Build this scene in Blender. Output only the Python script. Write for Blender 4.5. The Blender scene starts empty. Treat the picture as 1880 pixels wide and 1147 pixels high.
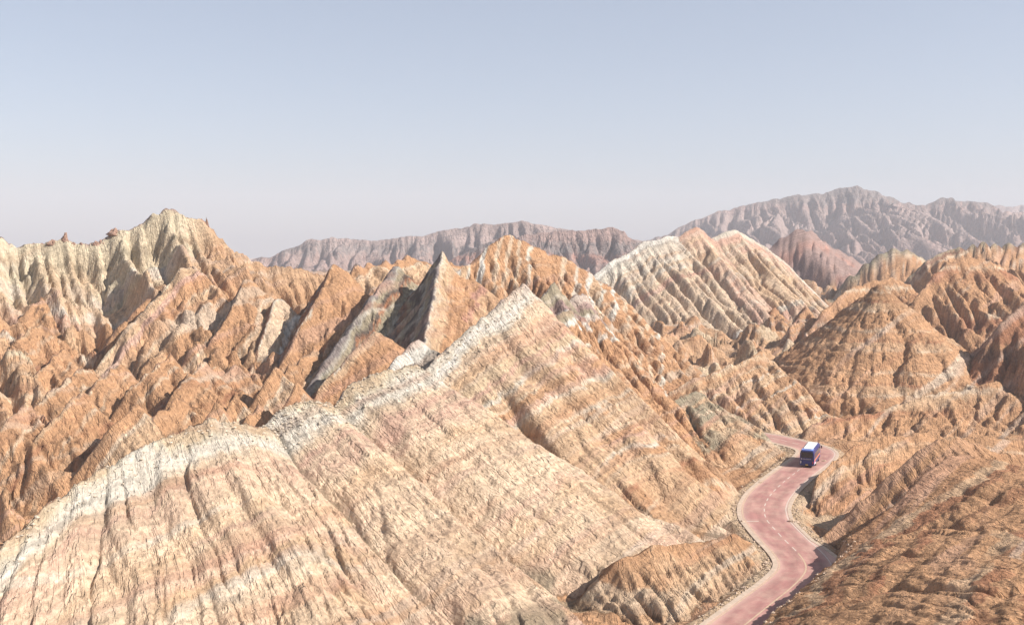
import bpy, bmesh, math, random
import numpy as np
from mathutils import Vector, Matrix

# ------------------------------------------------------------------ camera, sky, sun, exposure
SC = bpy.context.scene
CAM_H = 40.0            # metres above the road
F = 1927.0              # focal length in photo pixels (1880 wide)
HOR = 440.0             # eye level row in the photo
PITCH = math.atan((573.5 - HOR) / F)
cam_d = bpy.data.cameras.new('camera')
cam = bpy.data.objects.new('camera', cam_d)
SC.collection.objects.link(cam)
cam.location = (0, 0, CAM_H)
cam.rotation_euler = (math.pi / 2 - PITCH, 0, 0)
cam_d.sensor_width = 36.0
cam_d.lens = 18.0 / (940.0 / F)
cam_d.clip_start = 0.5
cam_d.clip_end = 30000
SC.camera = cam

SUN_AZ = math.radians(104)      # clockwise from +Y (view direction): from the right, a little behind
SUN_EL = math.radians(39)
world = bpy.data.worlds.new('World')
SC.world = world
world.use_nodes = True
wn, wl = world.node_tree.nodes, world.node_tree.links
bg = wn['Background']
sky = wn.new('ShaderNodeTexSky')
sky.sky_type = 'NISHITA'
sky.sun_disc = False
sky.sun_elevation = SUN_EL
sky.sun_rotation = SUN_AZ
sky.altitude = 1500
sky.air_density = 1.0
sky.dust_density = 3.0
sky.ozone_density = 2.0
hs = wn.new('ShaderNodeHueSaturation')
hs.inputs['Saturation'].default_value = 0.72
wl.new(sky.outputs[0], hs.inputs['Color'])
mxs = wn.new('ShaderNodeMix'); mxs.data_type = 'RGBA'; mxs.inputs['Factor'].default_value = 0.3     # even pale colour mixed in to flatten the sky's brightness gradient
mxs.inputs['B'].default_value = (3.7, 4.2, 5.1, 1)
wl.new(hs.outputs[0], mxs.inputs['A'])
wl.new(mxs.outputs['Result'], bg.inputs['Color'])
bg.inputs['Strength'].default_value = 0.079

sd = bpy.data.lights.new('sun', 'SUN')
sd.energy = 5.0
sd.angle = math.radians(0.5)
sd.color = (1.0, 0.945, 0.87)
sun = bpy.data.objects.new('sun', sd)
SC.collection.objects.link(sun)
sv = Vector((math.sin(SUN_AZ) * math.cos(SUN_EL), math.cos(SUN_AZ) * math.cos(SUN_EL), math.sin(SUN_EL)))
sun.rotation_euler = sv.to_track_quat('Z', 'Y').to_euler()
sun.location = sv * 400

SC.view_settings.view_transform = 'Standard'
SC.view_settings.look = 'None'
SC.view_settings.exposure = 0.88
SC.view_settings.gamma = 1.0
SC.cycles.volume_max_steps = 64
SC.cycles.max_bounces = 5
SC.cycles.volume_bounces = 1

# ------------------------------------------------------------------ geometry of the view
CP, SP = math.cos(PITCH), math.sin(PITCH)
def ray(px, py):
    cx = (px - 940.0) / F; cy = (573.5 - py) / F
    return np.array([cx, CP + cy * SP, -SP + cy * CP])
def P(px, py, Y):
    d = ray(px, py); k = Y / d[1]
    return np.array([d[0] * k, Y, CAM_H + d[2] * k])
def ground(px, py, z=0.0):
    d = ray(px, py); k = (z - CAM_H) / d[2]
    return np.array([d[0] * k, d[1] * k, z])

# ------------------------------------------------------------------ noise
_rng = np.random.RandomState(7)
_ang = _rng.rand(4096).astype(np.float32) * 6.2831853
_GX, _GY = np.cos(_ang), np.sin(_ang)
def _hash(ix, iy, seed):
    h = ix.astype(np.uint32) * np.uint32(374761393) + iy.astype(np.uint32) * np.uint32(668265263) + np.uint32(seed * 1442695 % 4294967291)
    h = (h ^ (h >> np.uint32(13))) * np.uint32(1274126177)
    return (h ^ (h >> np.uint32(16)))
def perlin(x, y, seed=0):
    x = np.asarray(x, np.float32); y = np.asarray(y, np.float32)
    x0 = np.floor(x); y0 = np.floor(y)
    fx = x - x0; fy = y - y0
    ix = x0.astype(np.int64); iy = y0.astype(np.int64)
    u = fx * fx * fx * (fx * (fx * 6 - 15) + 10)
    v = fy * fy * fy * (fy * (fy * 6 - 15) + 10)
    def g(dx, dy):
        h = (_hash(ix + dx, iy + dy, seed) & np.uint32(4095)).astype(np.int32)
        return _GX[h] * (fx - dx) + _GY[h] * (fy - dy)
    a = g(0, 0); b = g(1, 0); c = g(0, 1); d = g(1, 1)
    ab = a + u * (b - a); cd = c + u * (d - c)
    return (ab + v * (cd - ab)) * 1.5          # about -1..1
def fbm(x, y, seed=0, octv=3, gain=0.5):
    s = 0; a = 1.0
    for k in range(octv):
        s = s + a * perlin(x * 2 ** k, y * 2 ** k, seed + k * 17); a *= gain
    return s
def worley(x, y, seed=0):
    """nearest-feature distance and a hash of the nearest cell"""
    x0 = np.floor(x); y0 = np.floor(y)
    best = np.full(x.shape, 9.0, np.float32); hid = np.zeros(x.shape, np.float32)
    for dx in (-1, 0, 1):
        for dy in (-1, 0, 1):
            cx = (x0 + dx).astype(np.int64); cy = (y0 + dy).astype(np.int64)
            h = _hash(cx, cy, seed)
            ox = (h & np.uint32(1023)).astype(np.float32) / 1023.0
            oy = ((h >> np.uint32(10)) & np.uint32(1023)).astype(np.float32) / 1023.0
            d = np.hypot(x0 + dx + ox - x, y0 + dy + oy - y)
            m = d < best
            best = np.where(m, d, best)
            hid = np.where(m, ((h >> np.uint32(20)) & np.uint32(1023)).astype(np.float32) / 1023.0, hid)
    return best, hid
def smooth(a, b, x):
    t = np.clip((x - a) / (b - a), 0, 1)
    return t * t * (3 - 2 * t)

# ------------------------------------------------------------------ rock colours (real base colours)
COL = dict(
    cream=(.50, .44, .36), white=(.54, .50, .44), pink=(.455, .285, .215), rose=(.38, .21, .165),
    orange=(.40, .228, .126), tan=(.46, .31, .195), rust=(.31, .15, .085), brown=(.23, .135, .09),
    pale=(.50, .375, .265), olive=(.28, .235, .165), grey=(.33, .30, .255), yellow=(.475, .40, .285), lilac=(.315, .235, .21),
    mauve=(.29, .20, .175), dark=(.115, .09, .075), slate=(.19, .16, .15), sand=(.48, .355, .235), peach=(.555, .41, .285))
COL = {k: np.array(v, np.float32) for k, v in COL.items()}
def band_table(spec, soft=.15, n=1024):
    """spec: list of (thickness, colour); returns period and an n x 3 table, edges softened"""
    per = sum(t for t, _ in spec)
    tab = np.zeros((n, 3), np.float32); pos = 0.0
    for t, c in spec:
        a = int(pos / per * n); pos += t; b = int(round(pos / per * n))
        tab[a:b] = COL[c]
    k = max(3, int(soft / per * n)); ker = np.ones(k) / k
    for j in range(3):
        tab[:, j] = np.convolve(np.concatenate([tab[-k:, j], tab[:, j], tab[:k, j]]), ker, 'same')[k:-k]
    return per, tab

# ------------------------------------------------------------------ the ridges: crest points are (photo column, photo row, distance[, slope])
F_MAIN = (0.60, -0.80)
RIDGES = []
def ridge(name, crest, O=None, f=None, sf=0.6, sb=1.2, L=60., Lb=40., es=1.0, rills=(), brills=(), bands=(), bbands=None,
          s_mode='d', s_scale=1.0, s_jit=0.6, crest_noise=0.4, cn_len=4.0, cuesta=None, warp=(1.5, 14.), rough=0.15, label='', top=None, convex=0.0, obj='ridge', erode=1.0, linear=False, soft=.2, lin=.25, fade=.35, wash='orange', deep=(3, 12), along=()):
    RIDGES.append(dict(locals()))

ORANGE_B = [(3, 'orange'), (1, 'pale'), (4, 'tan'), (1.5, 'orange'), (.7, 'cream'), (3, 'orange'), (1.2, 'rust'), (2.5, 'tan'), (.8, 'pale'), (4, 'orange')]
F1_B = [(1.2, 'yellow'), (1.8, 'cream'), (.5, 'white'), (1.5, 'cream'), (2.4, 'pale'), (1.6, 'pink'), (1.4, 'pale'), (1.2, 'pink'), (2.0, 'peach'), (3.0, 'tan'), (.8, 'pale'), (2.2, 'peach'), (.7, 'pink'), (2.8, 'tan'), (.9, 'cream'), (2.2, 'peach'),
        (1.2, 'pale'), (.9, 'pink'), (2.5, 'tan'), (.6, 'pale'), (3.5, 'tan'), (1.0, 'pale'), (3, 'peach'), (.8, 'pink'), (2, 'tan'), (2.0, 'pink'), (6, 'tan'), (40, 'tan')]
F1D_B = [(1.2, 'cream'), (1.1, 'white'), (.8, 'cream'), (1.8, 'pale'), (1.6, 'tan'), (.6, 'pale'), (1.6, 'sand'), (.5, 'pink'), (1.2, 'sand'), (.7, 'cream'), (1.6, 'tan'), (.6, 'pale'), (1.4, 'orange'), (1.0, 'pink'), (.7, 'cream'), (1.2, 'tan'),
         (1.6, 'orange'), (.6, 'cream'), (1.2, 'orange'), (.5, 'pale'), (1.8, 'tan'), (.6, 'pale'), (1.4, 'orange'), (.5, 'pink'), (1.4, 'tan'), (.6, 'cream'), (1.6, 'orange'), (.5, 'pale'), (2.2, 'tan'), (.8, 'rust'), (3, 'orange'), (.6, 'pale'), (4, 'orange'), (.6, 'pale'), (40, 'orange')]
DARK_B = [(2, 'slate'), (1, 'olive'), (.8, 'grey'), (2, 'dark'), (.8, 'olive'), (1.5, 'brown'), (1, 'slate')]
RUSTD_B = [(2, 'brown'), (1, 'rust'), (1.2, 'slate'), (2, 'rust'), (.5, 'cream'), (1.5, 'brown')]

O_F1 = (-83., 189.)
R_F1 = [(9.0, 1.0, .45), (3.6, .55, .35), (1.5, .24, .25), (.7, .13, .25)]
ridge('fore_a', [(-260, 1180, 80), (-120, 1085, 88), (0, 1000, 95), (60, 945, 100), (130, 890, 107), (235, 830, 115), (300, 800, 120),
                 (380, 768, 126), (440, 774, 130), (487, 782, 133)], O=O_F1, sf=.52, sb=1.25, L=200, es=.45, erode=.15, fade=.55, wash='peach', deep=(4, 13), soft=1.8, rills=R_F1, bands=F1_B, bbands=RUSTD_B, s_jit=2.4,
      crest_noise=.5, cn_len=1.8, obj='ridge')
ridge('fore_b', [(478, 782, 134.5), (500, 762, 136), (530, 742, 137), (572, 732, 138.5), (603, 736, 140), (622, 765, 142)], O=O_F1, sf=.50, sb=1.25, L=200, es=.9, erode=.15, fade=.55, wash='peach', deep=(4, 13), soft=1.8,
      rills=R_F1, bands=F1_B, bbands=RUSTD_B, s_jit=2.4, crest_noise=.5, cn_len=1.8, obj='ridge')
ridge('fore_c', [(605, 755, 145), (640, 706, 148), (690, 682, 151), (730, 672, 153), (762, 664, 155), (778, 690, 157)], O=O_F1, sf=.53, sb=1.25, L=160, es=.9, erode=.15, fade=.55, wash='peach', deep=(4, 13), soft=1.8,
      rills=R_F1, bands=F1_B, bbands=DARK_B, s_jit=2.4, crest_noise=.5, cn_len=1.8, obj='ridge')
ridge('fore_d', [(770, 690, 158.5, .60), (800, 655, 162, .62), (835, 622, 165, .66), (880, 586, 169, .74), (925, 545, 173, .84), (960, 517, 177, .95), (972, 528, 178.5, 1.0), (990, 552, 180, 1.05)], O=(-63., 207.), sf=.64, sb=1.4, L=95, es=1.7, soft=.4, erode=.15, fade=.5, wash='tan',
      rills=[(7.5, 1.9, .5), (3.4, .75, .45), (1.6, .28, .35), (.8, .13, .3)], bands=F1D_B, bbands=DARK_B, s_jit=.8, crest_noise=.5, cn_len=1.8, obj='ridge')

# hogbacks behind the foreground ridge
HR = [(5.5, 1.3, .5), (2.6, .7, .45), (1.1, .25, .4)]
BR = [(4.5, 1.1, .4), (2., .5, .35)]
ridge('hog_low', [(585, 705, 176), (620, 670, 179), (655, 632, 182), (688, 600, 186), (700, 604, 187.5)], f=(.95, -.3), sf=.62, sb=1.35, L=80, es=1.3, rills=HR, brills=BR,
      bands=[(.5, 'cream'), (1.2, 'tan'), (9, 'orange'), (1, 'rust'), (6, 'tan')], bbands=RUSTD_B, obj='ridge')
ridge('hog_white', [(712, 672, 166), (735, 645, 169), (768, 615, 172), (779, 622, 173)], f=(.95, -.3), sf=.7, sb=1.4, L=80, es=1.4, rills=HR, brills=BR,
      bands=[(3, 'white'), (4, 'grey'), (3, 'cream'), (9, 'grey')], bbands=DARK_B, obj='ridge')
ridge('hog_flat', [(500, 690, 196), (527, 640, 200), (560, 578, 206), (588, 528, 213), (612, 478, 222), (622, 486, 224)], f=(.97, -.25), sf=.60, sb=1.35, L=80, es=1.3, rills=HR, brills=BR,
      bands=[(.6, 'cream'), (12, 'orange'), (1, 'pale'), (6, 'rust'), (1, 'white'), (6, 'tan')], bbands=RUSTD_B, obj='ridge')
ridge('hog_dark', [(560, 715, 186), (600, 655, 192), (645, 590, 200), (668, 560, 204), (690, 530, 209), (728, 480, 220), (740, 490, 222)], f=(1., -.1), sf=.8, sb=1.2, L=80, es=1.3, rills=[(5., 1.6, .5), (2.2, .7, .45), (1.1, .2, .4)], brills=[(5., 1.2, .4), (2., .5, .3)],
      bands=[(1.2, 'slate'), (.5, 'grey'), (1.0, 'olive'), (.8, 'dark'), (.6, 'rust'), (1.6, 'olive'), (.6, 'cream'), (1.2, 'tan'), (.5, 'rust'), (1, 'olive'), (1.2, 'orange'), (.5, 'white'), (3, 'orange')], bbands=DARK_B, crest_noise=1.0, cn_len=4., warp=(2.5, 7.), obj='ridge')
ridge('hog_tall', [(760, 680, 178), (780, 625, 184), (788, 580, 190), (797, 520, 200), (811, 460, 214), (822, 472, 217), (838, 492, 221)], f=(1., .0), sf=.8, sb=1.25, L=60, es=1.2,
      rills=[(7., 2.2, .5), (3.0, .9, .45), (1.4, .25, .4)], brills=[(5., 1.6, .4), (2.0, .8, .35)], crest_noise=.9,
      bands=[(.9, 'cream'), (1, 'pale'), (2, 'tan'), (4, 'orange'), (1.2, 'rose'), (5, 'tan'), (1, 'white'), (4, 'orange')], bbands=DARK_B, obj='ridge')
ridge('hog_back', [(600, 520, 250), (650, 490, 256), (680, 470, 262), (720, 480, 268), (760, 465, 275), (800, 478, 280), (850, 470, 285)], f=(.8, -.6), sf=.6, sb=1.2, L=80, rills=[(9., 2.5, .6), (4., 1.2, .5), (1.5, .2, .5)], brills=BR,
      bands=ORANGE_B, bbands=DARK_B, crest_noise=1.5, obj='ridge')
ridge('hog_gully', [(370, 640, 206), (398, 606, 209), (422, 565, 214), (447, 512, 224), (470, 510, 226)], f=(.95,-.3), sf=.6, sb=1.3, L=80, es=1.2, rills=HR, brills=BR,
      bands=[(6, 'orange'), (1, 'pale'), (5, 'tan')], bbands=RUSTD_B, obj='ridge')
ridge('hog_spur', [(470, 640, 205), (490, 590, 212), (505, 540, 220), (520, 545, 222)], f=(.95,-.3), sf=.65, sb=1.2, L=80, es=1.2, rills=HR, brills=BR,
      bands=[(1, 'cream'), (4, 'pale'), (1.5, 'white'), (5, 'orange')], bbands=RUSTD_B, obj='ridge')
ridge('hog_left', [(180, 660, 206), (230, 600, 212), (280, 545, 220), (330, 488, 230), (350, 482, 233), (372, 498, 236)], f=(.75, -.66), sf=.50, sb=1.1, L=80, es=1.0,
      rills=[(8., 2.0, .5), (3.6, .8, .5), (1.4, .2, .5)], brills=BR, cuesta=(7., 1.2),
      bands=[(1.0, 'pale'), (2, 'tan'), (1.5, 'pink'), (4, 'orange'), (.6, 'pale'), (4, 'tan'), (6, 'orange')], bbands=[(3, 'yellow'), (2, 'mauve'), (2, 'cream')], obj='ridge')
for j, (px, py, Y, w, h) in enumerate([(430, 722, 178, 40, 60), (505, 665, 184, 32, 55), (545, 700, 172, 30, 50), (395, 735, 168, 36, 50), (250, 735, 166, 50, 46)]):
    ridge('hog_small%d' % j, [(px - w, py + h, Y - 5), (px - w * .4, py + h * .45, Y - 2), (px, py, Y + 1), (px + 12, py + 8, Y + 2)], f=(.72, -.69), sf=.6, sb=1.3, L=80, es=1.2,
          rills=[(5., .8, .5), (2., .3, .5)], brills=BR, bands=ORANGE_B, bbands=RUSTD_B, obj='ridge')

_r = random.Random(21)
for j in range(20):
    px = _r.uniform(40, 640); py = _r.uniform(530, 740)
    Yd = 165 + (760 - py) * .29 + _r.uniform(-6, 4); w = _r.uniform(45, 100); h = w * _r.uniform(.8, 1.15)
    ridge('fold%d' % j, [(px - w, py + h, Yd - 11), (px - w * .7, py + h * .62, Yd - 8), (px - w * .4, py + h * .42, Yd - 4.5), (px, py, Yd + 1), (px + 12, py + 9, Yd + 2)], f=(_r.uniform(.75, .95), -_r.uniform(.3, .65)), sf=_r.uniform(.5, .7), sb=_r.uniform(1.1, 1.4), L=80, es=1.2,
          rills=[(4.5, 1.5, .5), (1.9, .6, .45), (1., .2, .4)], warp=(2.5, 7.), brills=BR, crest_noise=.9, cn_len=3., rough=.22, fade=.55, deep=(0, 2), bands=[(_r.uniform(.4, 1.2), _r.choice(['pale', 'pale', 'orange', 'tan'])), (3, 'orange'), (.7, 'pale'), (3, 'orange'), (1, 'rust'), (4, 'orange')], bbands=RUSTD_B, obj='ridge')

# the tall striped mountain on the left
ridge('left', [(-500, 425, 235), (-330, 395, 238), (-200, 418, 240), (-100, 402, 243), (-30, 414, 245), (0, 424, 246), (30, 446, 247), (60, 442, 248), (90, 437, 249), (118, 430, 250), (140, 440, 251), (160, 446, 251), (185, 432, 252), (212, 416, 253), (245, 410, 255),
               (270, 396, 256), (298, 383, 257), (322, 379, 258), (345, 390, 259), (372, 400, 260), (400, 424, 262), (430, 450, 264), (462, 472, 266), (500, 482, 268), (560, 492, 272), (640, 500, 276)], O=(-420., 700.), sf=.50, sb=.9, L=110, es=.8,
      rills=[(9.5, 6.0, .9), (4.2, 2.2, .6), (2.4, .5, .4), (1.2, .18, .35)], linear=True, brills=BR, cuesta=(10., 2.0), warp=(2., 24.), erode=1.4, fade=.4, wash='tan', deep=(0, 8),
      bands=[(8, 'yellow'), (2, 'olive'), (6, 'yellow'), (4, 'cream'), (3, 'yellow'), (5, 'pale'), (2, 'white'), (6, 'pink'), (8, 'orange'), (2, 'rust'), (2, 'cream'), (7, 'orange'), (2, 'yellow'), (9, 'orange'), (3, 'rust'), (1.5, 'pale'), (10, 'orange'), (1.2, 'pale'), (12, 'orange'), (2, 'pink'), (50, 'orange')],
      along=[(-85, -68, 'orange')], bbands=[(3, 'mauve')], s_jit=2.0, crest_noise=1.0, cn_len=2.2, obj='mountain')

# banded peak behind the foreground ridge
ridge('peak', [(830, 500, 236), (860, 478, 240), (892, 450, 244), (925, 429, 248), (940, 427, 249.5), (965, 438, 251), (985, 447, 253), (1010, 458, 256), (1040, 470, 258), (1075, 490, 262), (1110, 515, 266), (1150, 545, 270)], O=(-60., 330.), sf=.86, sb=1.1, L=120, es=1.1, fade=.25,
      rills=[(10., 1.7, .5), (4., .8, .5), (1.6, .25, .5)], brills=BR, s_mode='x',
      bands=[(3, 'orange'), (1, 'pale'), (2, 'orange'), (.8, 'cream'), (2.2, 'orange'), (1, 'white'), (1.6, 'tan'), (.7, 'cream'), (2, 'orange'), (1, 'white'), (2, 'orange'), (.8, 'pale'), (1.5, 'orange'), (.8, 'pale'), (1.4, 'orange'), (.8, 'pale'), (1.5, 'orange'), (.7, 'cream'), (3, 'orange')], bbands=RUSTD_B, s_jit=.5, obj='ridge')
ridge('knob_a', [(975, 560, 205), (1000, 528, 209), (1018, 515, 212), (1035, 530, 214)], O=(-30., 270.), sf=.86, sb=1.3, L=90, es=1.0, rills=HR, brills=BR,
      bands=[(4, 'olive'), (2, 'mauve'), (1.2, 'white'), (6, 'orange'), (1.2, 'white'), (5, 'orange'), (.8, 'pale'), (40, 'orange')], bbands=DARK_B, obj='ridge')
ridge('knob_b', [(1030, 560, 214), (1052, 536, 218), (1070, 533, 221), (1085, 548, 223)], O=(-30., 280.), sf=.86, sb=1.2, L=90, es=1.0, rills=HR, brills=BR,
      bands=[(4, 'mauve'), (1, 'olive'), (1.2, 'white'), (4, 'orange'), (1, 'white'), (5, 'orange'), (.8, 'pale'), (40, 'orange')], bbands=DARK_B, obj='ridge')
ridge('knob_c', [(1010, 582, 198), (1035, 566, 201), (1048, 562, 203), (1060, 580, 205)], O=(-30., 260.), sf=.86, sb=1.3, L=90, es=1.0, rills=HR, brills=BR,
      bands=[(2, 'olive'), (1, 'white'), (4, 'orange'), (.9, 'cream'), (40, 'orange')], bbands=DARK_B, obj='ridge')
# low grey-olive spur and pale spur beside the road
ridge('olive_spur', [(1215, 745, 203), (1250, 722, 207), (1285, 712, 210), (1320, 728, 211), (1350, 752, 210)], O=(-10., 290.), erode=.7, sf=.46, sb=.9, L=120, es=.8, rills=[(4., .7, .5), (1.8, .35, .5), (.8, .12, .4)], brills=BR,
      wash='tan', fade=.5, deep=(0, 6), bands=[(2, 'olive'), (1, 'tan'), (3, 'olive'), (1, 'pale'), (3, 'olive'), (2, 'tan'), (3, 'olive'), (10, 'orange')], bbands=[(3, 'orange')], s_jit=1.5, obj='spur')
ridge('pale_spur', [(1230, 712, 228), (1275, 690, 232), (1320, 675, 236), (1370, 655, 242), (1400, 640, 247)], O=(20., 330.), sf=.52, sb=.8, L=120, es=.8, rills=[(5., 1., .5), (2.2, .5, .5), (.9, .15, .4)], brills=BR,
      fade=.55, wash='tan', deep=(0, 4), bands=[(1.0, 'pale'), (1, 'tan'), (2, 'orange'), (.6, 'pale'), (2, 'orange'), (.5, 'cream'), (1.6, 'tan'), (.6, 'pale'), (3, 'orange'), (.5, 'cream'), (3, 'orange')], bbands=[(3, 'orange')], s_jit=1., obj='spur')

# pyramid hill
ridge('pyramid', [(1615, 518, 271)], sf=.86, L=120, erode=.12, rough=.3, rills=[(15., 1.8, .3), (4.5, .5, .3), (1.6, .25, .3)], crest_noise=.8, cn_len=3.,
      bands=[(2.2, 'orange'), (.6, 'pale'), (1.8, 'orange'), (.5, 'rust'), (1.5, 'tan'), (.5, 'pale'), (2, 'orange')],
      s_mode='z', s_jit=.3, cuesta=('z', 1.5, 1.25), warp=(3.0, 10.), fade=.6, deep=(0, 3), obj='hill')
ridge('road_knob', [(1130, 1030, 121), (1200, 1004, 124), (1250, 994, 126.5), (1310, 984, 129), (1350, 982, 131), (1378, 992, 132)], f=(.35, -.94), wash='tan', sf=.40, sb=.5, L=60, es=.8,
      rills=[(6., 1.0, .4), (2.5, .5, .4), (1., .15, .4)], brills=BR, bands=[(3, 'orange'), (2, 'pale'), (3, 'orange'), (1, 'rust'), (3, 'tan')], s_mode='z', fade=.65, deep=(0, 3), obj='hill')
# low rounded ridges on the right of the road
LOWB = [(3, 'orange'), (1.2, 'pale'), (2.5, 'tan'), (1.2, 'rust'), (3, 'orange'), (.8, 'pale'), (2, 'rust')]
ridge('low_a', [(1462, 792, 216), (1480, 773, 217), (1508, 763, 219), (1560, 752, 223), (1620, 736, 228), (1700, 714, 233), (1780, 696, 238), (1850, 686, 242), (1950, 680, 246), (2050, 690, 250)], f=(-.25, -.97), sf=.42, sb=.5, L=60, es=1.2,
      rills=[(9., 1.6, .5), (4., .8, .5), (1.6, .3, .4)], brills=BR, bands=LOWB, s_mode='z', crest_noise=.8, cn_len=7., warp=(5., 9.), rough=.2, fade=.7, deep=(0, 3), erode=1.5, obj='hill')
ridge('low_b', [(1487, 915, 159), (1497, 872, 163), (1530, 840, 169), (1580, 812, 175), (1640, 797, 180), (1700, 793, 184), (1760, 800, 188), (1850, 800, 192), (1950, 800, 196)], f=(-.2, -.98), sf=.42, sb=.6, L=60, es=2.6,
      rills=[(9., 1.3, .4), (3.5, .6, .4), (1.5, .25, .4)], brills=BR, bands=LOWB, crest_noise=.6, cn_len=6., warp=(3., 9.), rough=.2, fade=.8, deep=(0, 3), obj='hill')
# near hill on the right: steep shaded flank and broad top
ridge('near_a', [(1497, 1000, 139), (1530, 965, 141), (1575, 922, 142), (1630, 873, 143.5), (1690, 822, 145), (1720, 804, 146), (1745, 798, 147), (1785, 806, 148), (1830, 825, 149), (1900, 838, 151), (2000, 840, 154)], f=(.25, -.97), sf=.5, sb=.9, L=200, es=.9,
      rills=[(5., .7, .4), (2.2, .4, .4), (1., .15, .4)], brills=[(6., .8, .3), (2.5, .4, .3)], bands=[(4, 'orange'), (1, 'pale'), (3, 'orange'), (1, 'rust'), (5, 'tan')], s_jit=1., rough=.2, fade=.6, erode=.5, obj='hill')
ridge('near_b', [(1200, 1320, 79.5, -.62), (1260, 1250, 87, -.62), (1325, 1180, 94, -.62), (1378, 1137, 100.5, -.62), (1438, 1082, 110, -.6), (1488, 1036, 118.5, -.52), (1528, 1004, 125.5, -.5), (1600, 955, 127, -.25), (1660, 905, 128.5, -.1), (1700, 866, 130.5, .0), (1735, 842, 133, .08), (1775, 830, 137, .12)], f=(.72, -.69), sf=-.6, sb=1.3, L=17, lin=.06, es=.6,
      rills=[(10., .8, .4), (4., .35, .35), (1.6, .15, .35), (.7, .1, .3)], cuesta=(3.4, .22), brills=HR, bands=[(4, 'orange'), (2, 'tan'), (2, 'rust'), (3, 'orange'), (1.5, 'rust'), (3, 'orange')], s_jit=2., rough=.16, wash='orange', fade=.5, crest_noise=.5, cn_len=5., warp=(3., 9.), erode=.35, obj='hill')

# right-hand background hills
KR = [(12., 3.2, .45), (5., 1.8, .5), (2.2, .6, .5)]
ridge('right_dark', [(1800, 640, 250), (1822, 600, 252), (1845, 570, 255), (1875, 548, 258), (1920, 535, 262), (2000, 520, 266)], f=(.25, -.97), sf=.5, sb=.9, L=80, es=1.3, rills=KR, brills=KR, bands=[(4, 'rust'), (1, 'orange'), (3, 'brown'), (2, 'rust')], s_mode='z', obj='hill')
ridge('right_mid', [(1660, 560, 330), (1690, 525, 335), (1715, 492, 342), (1735, 478, 346), (1765, 466, 350), (1800, 462, 354), (1840, 480, 358), (1870, 500, 362)], f=(.3, -.95), sf=.7, sb=1.0, L=80, es=1.0, rills=KR, brills=KR, fade=.6, deep=(0, 3), bands=[(5, 'orange'), (1, 'pale'), (4, 'rust'), (4, 'orange')], s_mode='z', obj='hill')
ridge('right_far', [(1700, 470, 470), (1740, 452, 476), (1790, 440, 482), (1812, 434, 486), (1840, 442, 490), (1900, 440, 495), (2000, 436, 500)], f=(.1, -.99), sf=.6, sb=.9, L=90, rills=KR, brills=KR, bands=[(2.5, 'olive'), (2, 'brown'), (1.5, 'pale'), (30, 'orange')], obj='hill')
ridge('cap_hill', [(1560, 500, 540), (1590, 478, 544), (1615, 460, 548), (1645, 451, 552), (1675, 458, 556), (1700, 478, 560), (1740, 500, 564)], f=(.2, -.98), sf=.6, sb=.7, L=90, rills=[(8., 1.2, .3), (4., .8, .5)], brills=KR, bands=[(5, 'olive'), (2, 'pale'), (60, 'orange')], obj='hill')
ridge('mid_right', [(1490, 590, 330), (1510, 560, 335), (1530, 545, 340), (1560, 520, 350), (1600, 505, 360), (1640, 500, 370), (1680, 520, 376)], f=(.3, -.95), sf=.6, sb=.9, L=80, rills=KR, brills=KR, bands=[(5, 'orange'), (1, 'pale'), (4, 'orange')], s_mode='z', obj='hill')

# pale ridge and pyramids in the middle distance
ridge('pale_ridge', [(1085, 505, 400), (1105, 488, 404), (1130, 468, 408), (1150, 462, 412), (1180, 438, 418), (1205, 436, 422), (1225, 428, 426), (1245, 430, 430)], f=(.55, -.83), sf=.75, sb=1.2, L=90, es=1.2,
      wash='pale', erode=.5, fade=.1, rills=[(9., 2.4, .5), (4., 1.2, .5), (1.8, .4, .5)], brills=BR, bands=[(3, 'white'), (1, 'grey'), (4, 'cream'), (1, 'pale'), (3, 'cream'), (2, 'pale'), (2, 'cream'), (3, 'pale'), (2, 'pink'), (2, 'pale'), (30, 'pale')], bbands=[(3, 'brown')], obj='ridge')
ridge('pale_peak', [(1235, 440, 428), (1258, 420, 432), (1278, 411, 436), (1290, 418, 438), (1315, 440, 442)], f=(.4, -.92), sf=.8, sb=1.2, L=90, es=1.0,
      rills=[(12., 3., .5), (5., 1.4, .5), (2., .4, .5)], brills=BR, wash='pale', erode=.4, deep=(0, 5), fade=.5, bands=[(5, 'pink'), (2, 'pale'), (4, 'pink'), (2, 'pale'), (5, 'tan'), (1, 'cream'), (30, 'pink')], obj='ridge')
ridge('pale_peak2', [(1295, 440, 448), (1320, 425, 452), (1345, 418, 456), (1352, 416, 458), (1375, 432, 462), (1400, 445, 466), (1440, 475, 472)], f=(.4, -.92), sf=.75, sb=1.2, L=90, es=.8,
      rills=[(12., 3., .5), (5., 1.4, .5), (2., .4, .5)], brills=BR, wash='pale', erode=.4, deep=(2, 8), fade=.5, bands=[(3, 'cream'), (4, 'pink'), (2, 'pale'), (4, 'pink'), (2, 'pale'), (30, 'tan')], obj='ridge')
ridge('purple_hill', [(1380, 480, 640), (1410, 455, 650), (1440, 430, 656), (1470, 417, 660), (1490, 422, 664), (1510, 440, 668), (1550, 462, 676), (1590, 485, 684)], f=(.3, -.95), sf=.6, sb=.8, L=120, rills=[(22., 5., .5), (9., 2.4, .5), (4., .8, .5)], wash='mauve', bands=[(12, 'mauve'), (8, 'rose'), (20, 'mauve')], obj='hill')

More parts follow.
